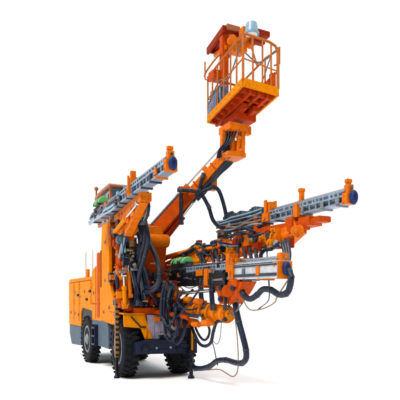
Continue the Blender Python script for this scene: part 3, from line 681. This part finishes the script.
# canopy and its post
cz = 8.0
cc = V((1.39, 1.18, cz))
def KC(a, q, z=0): return cc + A_ * a + V((.084, .994, 0)) * q + V((0, 0, z))
b = MB(); b.slab([KC(0, 0), KC(1.0, 0), KC(1.0, .6), KC(0, .6)], (0, 0, .05))
for a in (.05, .5, .95): b.beam(KC(a, 0, -.04), KC(a, .6, -.04), .06, .09)
for q in (.03, .57): b.beam(KC(0, q, -.05), KC(1.0, q, -.05), .06, .12)
can = b.build('canopy', 'shade_red', basket, .008)
b = MB(); b.box(KC(.12, .25, .03), (.3, .34, .12)); b.build('canopy_top_plate', 'roof', can, .01)
b = MB(); b.beam(KC(.05, .1, -.42), KC(.95, .2, -.12), .06, .10); b.box(KC(.2, .5, -.25), (.26, .3, .3)); b.box(KC(.05, .35, -.42), (.2, .34, .22)); b.box(KC(-.2, .5, -.2), (.2, .3, .26)); b.cyl(KC(.02, .2, -.3), KC(-.14, .2, -.3), .10); b.cyl(KC(-.1, .62, -.36), KC(-.24, .62, -.36), .09)
b.build('canopy_bracket', 'boom', can, .01)
b = MB(); b.box(KC(-.32, .75, -.18), (.16, .5, .12)); b.box(KC(-.30, .72, -.36), (.14, .34, .10)); b.build('light_bar', 'shade_red', can, .01)
pp = at(224, 104, D=11.55); 
b = MB(); b.beam(V((pp.x, pp.y, 6.1)), V((pp.x, pp.y, 7.98)), .17, .15); b.box((pp.x - .1, pp.y - .12, 6.98), (.26, .34, .2)); b.build('canopy_post', 'red', basket, .012)
b = MB(); b.tube([KC(.2, .1, -.45), (pp.x, pp.y - .2, 7.35), (pp.x - .2, pp.y - .35, 7.1), K(1.84, -.1, .98)], .02, 6); b.build('diagonal_stay', 'rail', basket, 0)
# console and sleeved hoses by the rear end
b = MB(); b.box(K(1.62, .12, .34), (.42, .2, .52), Matrix.Rotation(.2, 3, 'Y')); b.box(K(1.25, .15, .3), (.12, .16, .40)); b.build('control_console', 'denim', basket, .03)
b = MB()
for k in range(6): b.tube([K(1.85 - .12 * k, .0 + .02 * k, .06), K(1.8 - .12 * k, .02, .3), K(1.72 - .1 * k, .05, .5), K(1.6 - .1 * k, .14, .62 - .03 * k)], .03, 8)
b.build('lever_sleeve', 'denim', basket, 0)
b = MB(); b.tube([K(1.8, .04, .1), K(1.74, .05, .4), K(1.6, .1, .62)], .022, 8); b.tube([K(1.5, .04, .1), K(1.4, .05, .4), K(1.3, .1, .55)], .022, 8); b.build('control_hose', 'blue', basket, 0)
# lamp dome
lp = at(251.5, 34, D=11.2)
b = MB(); b.lathe(lp, (0, 0, 1), [(0, .160), (.02, .163), (.05, .155), (.19, .130), (.235, .118), (.255, .09), (.26, 0)], 28)
for k in range(12):
    a = 2 * math.pi * k / 12; b.beam(lp + V((.156 * math.cos(a), .156 * math.sin(a), .03)), lp + V((.112 * math.cos(a), .112 * math.sin(a), .21)), .012, .012)
dome = b.build('lamp_dome', 'lamp', basket, .004)
b = MB(); b.lathe(lp, (0, 0, 1), [(-.02, .165), (-.02, .176), (.025, .176), (.025, .160)], 28); b.build('lamp_bezel', 'lamp', dome, .003)
b = MB(); b.cyl((lp.x, lp.y, lp.z - .001), (lp.x, lp.y, lp.z - .05), .13); b.build('lamp_lens', 'lens', dome, .004)
b = MB(); b.tube([(lp.x, lp.y, lp.z - .05), (lp.x, lp.y, lp.z - .3), K(.9, LB, .98)], .02, 8, smooth=False); b.build('lamp_post', 'rail', basket, 0)
# guard hooks on either end
for P in ([at(205, 62, D=11.9), at(205, 79, D=11.9), at(210.5, 82, D=11.9)], [at(279.5, 47, D=10.3), at(279.5, 64, D=10.3), at(274, 65.5, D=10.3)]):
    b = MB(); b.tube(P, .017, 8, smooth=False); b.build('guard_hook', 'rail', basket, 0)
# levelling head below
kc = p1
b = MB()
q = [at(232, 127, D=11.0), at(246, 127, D=11.0), at(246, 135, D=11.0), at(243, 152, D=11.0), at(236, 157, D=11.0), at(222, 157, D=11.0), at(222, 150, D=11.0)]
b.box(at(234, 130, D=11.05), (.5, .5, .16))
for px_ in (223, 232.5, 242.5): b.beam(at(px_, 130, D=10.98), at(px_ - .5, 156, D=10.95), .09, .11)
b.box(at(232, 156.5, D=10.95), (.45, .45, .10)); b.beam(at(228, 158, D=10.9), at(242, 150, D=10.9), .10, .09)
b.cyl(at(224, 145, D=11.1), at(244, 143, D=11.3), .07); b.box(at(247, 131, D=11.0), (.14, .14, .18))
for z_ in (131, 155):
    for px_ in (224, 232, 241): q_ = at(px_, z_, D=10.88); b.cyl(q_, q_ + V((.10, -.05, 0)), .022, seg=6)
head = b.build('levelling_head', 'boom', basket, .012)
ram(at(238, 154, D=10.9), at(240, 124, D=10.95), .045, basket, 'boom', .55, 'levelling_cylinder')
for i in range(4):
    b = MB(); b.tube([at(217 + i, 158, D=11.0), at(219 + i * 1.5, 150, D=10.9), at(225 + i * 2, 142, D=10.84), at(227 + i * 3, 132, D=10.9), at(229 + i * 3, 124, D=11.0)], .016, 8); b.build('basket_hose', 'hose', basket, 0)
b = MB(); b.cyl(at(228, 135, D=11.05), at(227, 152, D=11.05), .10); b.cyl(at(226, 148, D=10.95), at(222, 158, D=10.95), .07); b.build('slew_motor', 'navy', head, .01)

# ------------------------------------------------------------------ jack legs
def jack(x, y, sleeve_top, sleeve_bot, w):
    b = MB(); b.box((x, y, (sleeve_top + sleeve_bot) / 2), (w, w, sleeve_top - sleeve_bot)); o = b.build('jack_leg', 'hazard' if y < 0 else 'black', rig, .006)
    b = MB(); b.cyl((x, y, sleeve_bot), (x, y, .06), w * .42); b.build('jack_piston', 'black', o, .003)
    b = MB(); b.lathe((x, y, 0), (0, 0, 1), [(0, w * .78), (.03, w * .78), (.06, w * .55), (.1, w * .3)], 20); b.build('foot_pad', 'navy', o, .004)
    b = MB(); b.box((x - .12, y - .12 * (1 if y > 0 else -1), sleeve_top - .1), (.2, .3, .12)); b.box((x - .12, y - .12 * (1 if y > 0 else -1), sleeve_bot + .2), (.2, .3, .10)); b.box((x - .19, y - .12 * (1 if y > 0 else -1), (sleeve_top + sleeve_bot) / 2), (.04, .2, sleeve_top - sleeve_bot - .1)); b.build('leg_bracket', 'navy', o, .006)
    return o
jack(.16, -.935, 1.84, .48, .085)
jk = jack(.93, .60, 1.30, .55, .10)
b = MB(); b.box((.985, .60, .95), (.01, .05, .6)); b.build('orange_scale', 'orange', jk, .002)

# ------------------------------------------------------------------ hoses
def hose(pts, r, m='hose', y=None, D=None, parent=rig, name='hydraulic_hose', jitter=0.):
    """pts: picture points; y or D gives the plane, or a (start, end) pair to run between two planes"""
    n = len(pts); P = []
    for i, (a, c_) in enumerate(pts):
        t = i / (n - 1)
        if y is not None:
            yy = y if not isinstance(y, tuple) else y[0] * (1 - t) + y[1] * t
            P.append(at(a, c_, y=yy))
        else:
            dd = D if not isinstance(D, tuple) else D[0] * (1 - t) + D[1] * t
            P.append(at(a, c_, D=dd))
    return lay_hose(P, r, m, parent, name)
def lay_hose(P, r, m='hose', parent=rig, name='hydraulic_hose'):
    b = MB(); b.tube(P, r, 14 if r > .03 else 8, 9); b.bm.faces.ensure_lookup_table(); n = len(b.bm.faces)
    for e, nx in ((P[0], P[1]), (P[-1], P[-2])):                        # crimped steel ends
        dd = (nx - e).normalized(); b.cyl(e - dd * .03, e + dd * .05, r * 1.15, seg=8); b.cyl(e - dd * .06, e - dd * .02, r * 1.3, seg=6)
    if r > .024:                                                        # ties and clamps
        for i in range(1, len(P) - 1, 2):
            dd = (P[i + 1] - P[i - 1]).normalized(); b.cyl(P[i] - dd * .016, P[i] + dd * .016, r * 1.10, seg=12)
    b.bm.faces.ensure_lookup_table()
    for f in b.bm.faces[n:]: f.material_index = 1
    return b.build(name, (m, 'dsteel'), parent, 0)
# basket boom hose
b = MB(); q0 = at(181, 189.5, D=11.34); b.box(q0 + V((-.03, .06, 0)), (.12, .16, .14)); b.box(q0 + V((-.10, .16, .02)), (.16, .2, .08)); b.build('hose_bracket', 'boom', bb, .008)
hose([(180, 190), (190, 190.5), (200, 192), (208, 189), (214, 187), (219, 191), (223, 202), (226, 215), (226, 224), (220, 227), (213, 220), (209, 208), (204, 198), (200, 192), (200.5, 184), (203, 176)], .042, D=11.3)
hose([(181, 189), (181, 200), (181, 211), (181.5, 222)], .042, D=(11.4, 11.6))
hose([(200, 191), (204, 197), (209, 206)], .03, D=11.25)
hose([(214, 171), (212, 180), (213.5, 187)], .008, 'greyhose', D=11.3, name='thin_cable')
# feed 3 front
hose([(288, 270), (291, 277), (289.5, 288), (286, 293.5), (279, 294.5), (271, 290), (263, 289.5), (257, 295), (250, 299), (244, 295), (240.5, 287), (238, 279)], .052, y=(.45, .38))
hose([(290, 277), (284, 286), (277, 297), (274, 303), (262, 309), (250, 309.5), (243, 300), (238, 290)], .012, 'brownhose', y=.4, name='thin_cable')
hose([(269, 284), (269.5, 292), (268, 301), (260, 308)], .010, 'greyhose', y=.42, name='thin_cable')
for i in range(7):
    hose([(281 + i * 1.3, 244 - i * .5), (284 + i * 1.1, 254), (288 + i * .3, 263), (288 + .6 * i, 270)], .014, 'greyhose' if i % 2 else 'hose', y=(1.0, .5), name='thin_hose')
# lower big loop
hose([(191.5, 361), (193.5, 367), (201, 368.5), (210, 366), (217, 361), (226, 360), (235, 362.5), (242, 363), (246, 358.5), (246, 350), (243, 337), (239, 322), (236, 308), (233, 292)], .056, y=(.62, .42))
hose([(192, 371), (206, 370), (219, 369.5), (226, 373), (232, 376.5), (236, 374.5), (238, 367), (238, 350), (236.5, 330), (234, 312)], .012, 'brownhose', y=(.62, .42), name='thin_cable')
hose([(212, 341), (214.5, 350), (216, 358), (217, 362.5)], .012, 'greyhose', y=.55, name='thin_cable')
# loops under the lower boom
hose([(190, 322), (195, 335), (200, 344), (206, 346), (211, 342), (213.5, 331), (217, 322), (224, 320)], .034, y=.35)
hose([(194, 324), (199, 335), (204, 340), (208, 337), (209.5, 330), (207, 322)], .026, y=.33)
hose([(212, 340), (217, 344), (220, 338), (221, 328), (222, 320)], .009, 'greyhose', y=.36, name='thin_cable')
hose([(188, 326), (180, 334), (178, 345), (183, 360), (190, 370)], .014, y=.5, name='thin_hose')
hose([(230, 305), (236, 299), (239, 304), (236, 311), (230, 312), (229, 306)], .010, 'greyhose', y=.40, name='thin_cable')
hose([(228, 314), (236, 312), (241, 305)], .010, 'greyhose', y=.40, name='thin_cable')
# vertical hoses between lower boom and feed 3
for a, dx in ((201, 0), (204, -1), (210.5, 1), (213, .5), (224, 2)):
    hose([(a, 281), (a + dx - 1, 290), (a + dx - .5, 299), (a + 1, 307)], .03, y=(.26, .24))
hose([(181, 284), (189, 288), (199, 285)], .01, 'greyhose', y=.3, name='thin_cable'); hose([(176, 283), (188, 293), (198, 292)], .01, 'greyhose', y=.3, name='thin_cable')
# hoses between the right boom and feed 3
for a, b_, c_ in ((199, 243, 268), (204, 246, 270), (212, 248, 268), (217, 246, 266), (222, 250, 268), (238, 247, 266), (244, 249, 266), (250, 250, 266), (256, 248, 266)):
    hose([(a, b_), (a - 2 + 4 * random.random(), b_ + 8), (a + 2 * random.random(), c_ - 6), (a + 1, c_)], .034, y=(.85, .42))
hose([(262, 262), (261, 255), (265, 250), (271, 249), (276, 246)], .036, y=.9)
hose([(264, 263), (267, 257), (267, 251)], .012, 'greyhose', y=.9, name='thin_hose')
hose([(189, 250), (194, 246), (199, 247), (204, 256), (206, 266)], .034, y=.7); hose([(192, 249), (198, 243), (205, 247), (211, 250)], .032, y=.75)
hose([(160, 264), (163, 258), (172, 257), (180, 255), (190, 251), (196, 247)], .045, y=(.4, .65))
hose([(158, 258), (165, 256), (176, 259), (186, 254)], .022, 'greyhose', y=(.35, .65), name='thin_hose')
# main bundle between the left boom and the centre column
for i, pts in enumerate((
    [(138, 203), (141, 215), (145, 230), (144, 245), (139, 262), (132, 278), (129, 296)],
    [(141, 206), (145, 222), (148, 238), (145, 255), (140, 272), (137, 290), (138, 303)],
    [(133, 218), (137, 230), (141, 244), (141, 258), (136, 270), (131, 284), (131, 300)],
    [(146, 240), (152, 248), (157, 260), (160, 274), (157, 287), (148, 292), (138, 288), (133, 291)],
    [(148, 238), (154, 252), (158.5, 266), (159, 280), (152, 288), (142, 285), (135, 287)],
    [(130, 222), (134, 234), (138, 246), (137, 258), (133, 270)],
    [(136, 212), (140, 225), (142, 238), (139, 252), (137, 266), (136, 280)],
    [(127, 232), (131, 243), (134, 256), (130, 268), (126, 276)])):
    hose(pts, .05 - .003 * (i % 3), y=(-.75, -.62) if i not in (3, 4) else (-.42, -.5))
for i in range(5): hose([(139 + i * 2.2, 199 - i), (141 + i * 2.0, 206), (142 + i * 1.5, 214), (140 + i * 1.2, 222)], .026, 'lamp' if i % 2 else 'hose', y=-.9)
# service loops in front of the beam
b = MB(); q0 = at(164, 283, y=-.22); q1 = at(177, 284, y=.06); b.beam(q0 - V((.02, 0, 0)), q1 - V((.02, 0, 0)), .12, .14); b.build('manifold', 'shade_red', carrier, .008)
for i in range(6):
    x0 = 162 + i * 2.1; lo = 326 + 3 * (i * 5 % 7)
    hose([(x0 + 2, 284 + 2 * (i % 3)), (x0 + random.uniform(-1, 1), 298), (x0 + random.uniform(-1, 1), 314), (x0 + 2, lo - 6), (x0 + 6, lo), (x0 + 11, lo - 5), (x0 + 14, lo - 16), (x0 + 13, 306)],
         .036 - .005 * (i % 3), ('hose', 'navy', 'hose', 'greyhose')[i % 4], y=(-.30 + .05 * i, -.05 + .05 * i))
hose([(186, 306), (190, 318), (191, 335), (191, 352)], .034, y=.6); hose([(184, 318), (189, 330), (190, 348), (192, 365)], .03, y=.58)
# plumbing between the left boom's valves, the carrier and the column: every line runs from one block to another
def link(a, c_, r, m, bulge, name):
    a, c_ = V(a), V(c_); mid = lerp(a, c_, .5) + V(bulge)
    lay_hose([a, lerp(a, mid, .35) + V(bulge) * .35, mid, lerp(mid, c_, .65) + V(bulge) * .35, c_], r, m, rig, name)
for i in range(15):
    a = (U(.5, .8), U(-.78, -.58), U(2.5, 3.25)); c_ = (U(.4, .62), U(-.70, -.3), U(1.62, 2.3))
    link(a, c_, U(.016, .030), random.choice(('hose', 'hose', 'navy', 'hose', 'greyhose', 'skirt')), (U(.05, .26), U(-.16, .06), U(-.25, .1)), 'valve_hose')
for i in range(9):
    a = (U(.35, .42), U(-.25, .3), U(2.0, 2.4)); c_ = (U(.45, .75), U(-.45, .35), U(1.55, 1.95))
    link(a, c_, U(.018, .034), random.choice(('hose', 'hose', 'navy')), (U(.02, .12), U(-.2, .2), U(-.3, -.1)), 'valve_hose')
for i in range(9):
    a = (U(.6, 1.6), U(-1.05, -.9), U(3.3, 3.6)); c_ = (U(.5, .8), U(-1.0, -.7), U(2.6, 3.1))
    link(a, c_, U(.016, .026), random.choice(('hose', 'navy', 'hose', 'lamp')), (U(.0, .2), U(-.12, 0), U(-.3, -.05)), 'valve_hose')
for i in range(6):
    a = (U(.7, 2.4), U(-.05, .25), U(1.75, 2.0)); c_ = (U(.8, 2.8), U(.1, .3), U(1.45, 1.7))
    link(a, c_, U(.014, .024), random.choice(('hose', 'navy', 'greyhose')), (U(-.1, .1), U(-.2, -.08), U(-.3, .1)), 'boom_hose')
for i in range(8):
    t = U(0, 1); a = lerp((.9, .75, 3.0), (3.4, 1.1, 3.12), t) + V((0, -.02, U(-.05, .1))); c_ = a + V((U(.3, .8), U(-.1, .05), U(-.25, -.02)))
    link(a, c_, U(.016, .026), random.choice(('hose', 'navy', 'hose', 'greyhose')), (U(-.05, .1), U(-.2, -.1), U(-.2, .12)), 'boom_hose')
# hoses riding on the feeds
for f, o, t0, t1, n in ((f1, F1, .1, 2.2, 4), (f2, F2, .05, 1.9, 7), (f3, F3, .4, 2.9, 4)):
    for i in range(n):
        b = MB(); pts = []
        for k in range(7):
            t = t0 + (t1 - t0) * k / 6; pts.append(f.P(t, .12 + .05 * random.random(), -.14 + .05 * i + .05 * random.random()))
        b.tube(pts, .02 + .01 * random.random(), 8); b.build('feed_hose', random.choice(('hose', 'hose', 'greyhose', 'lamp', 'brownhose')), o, 0)
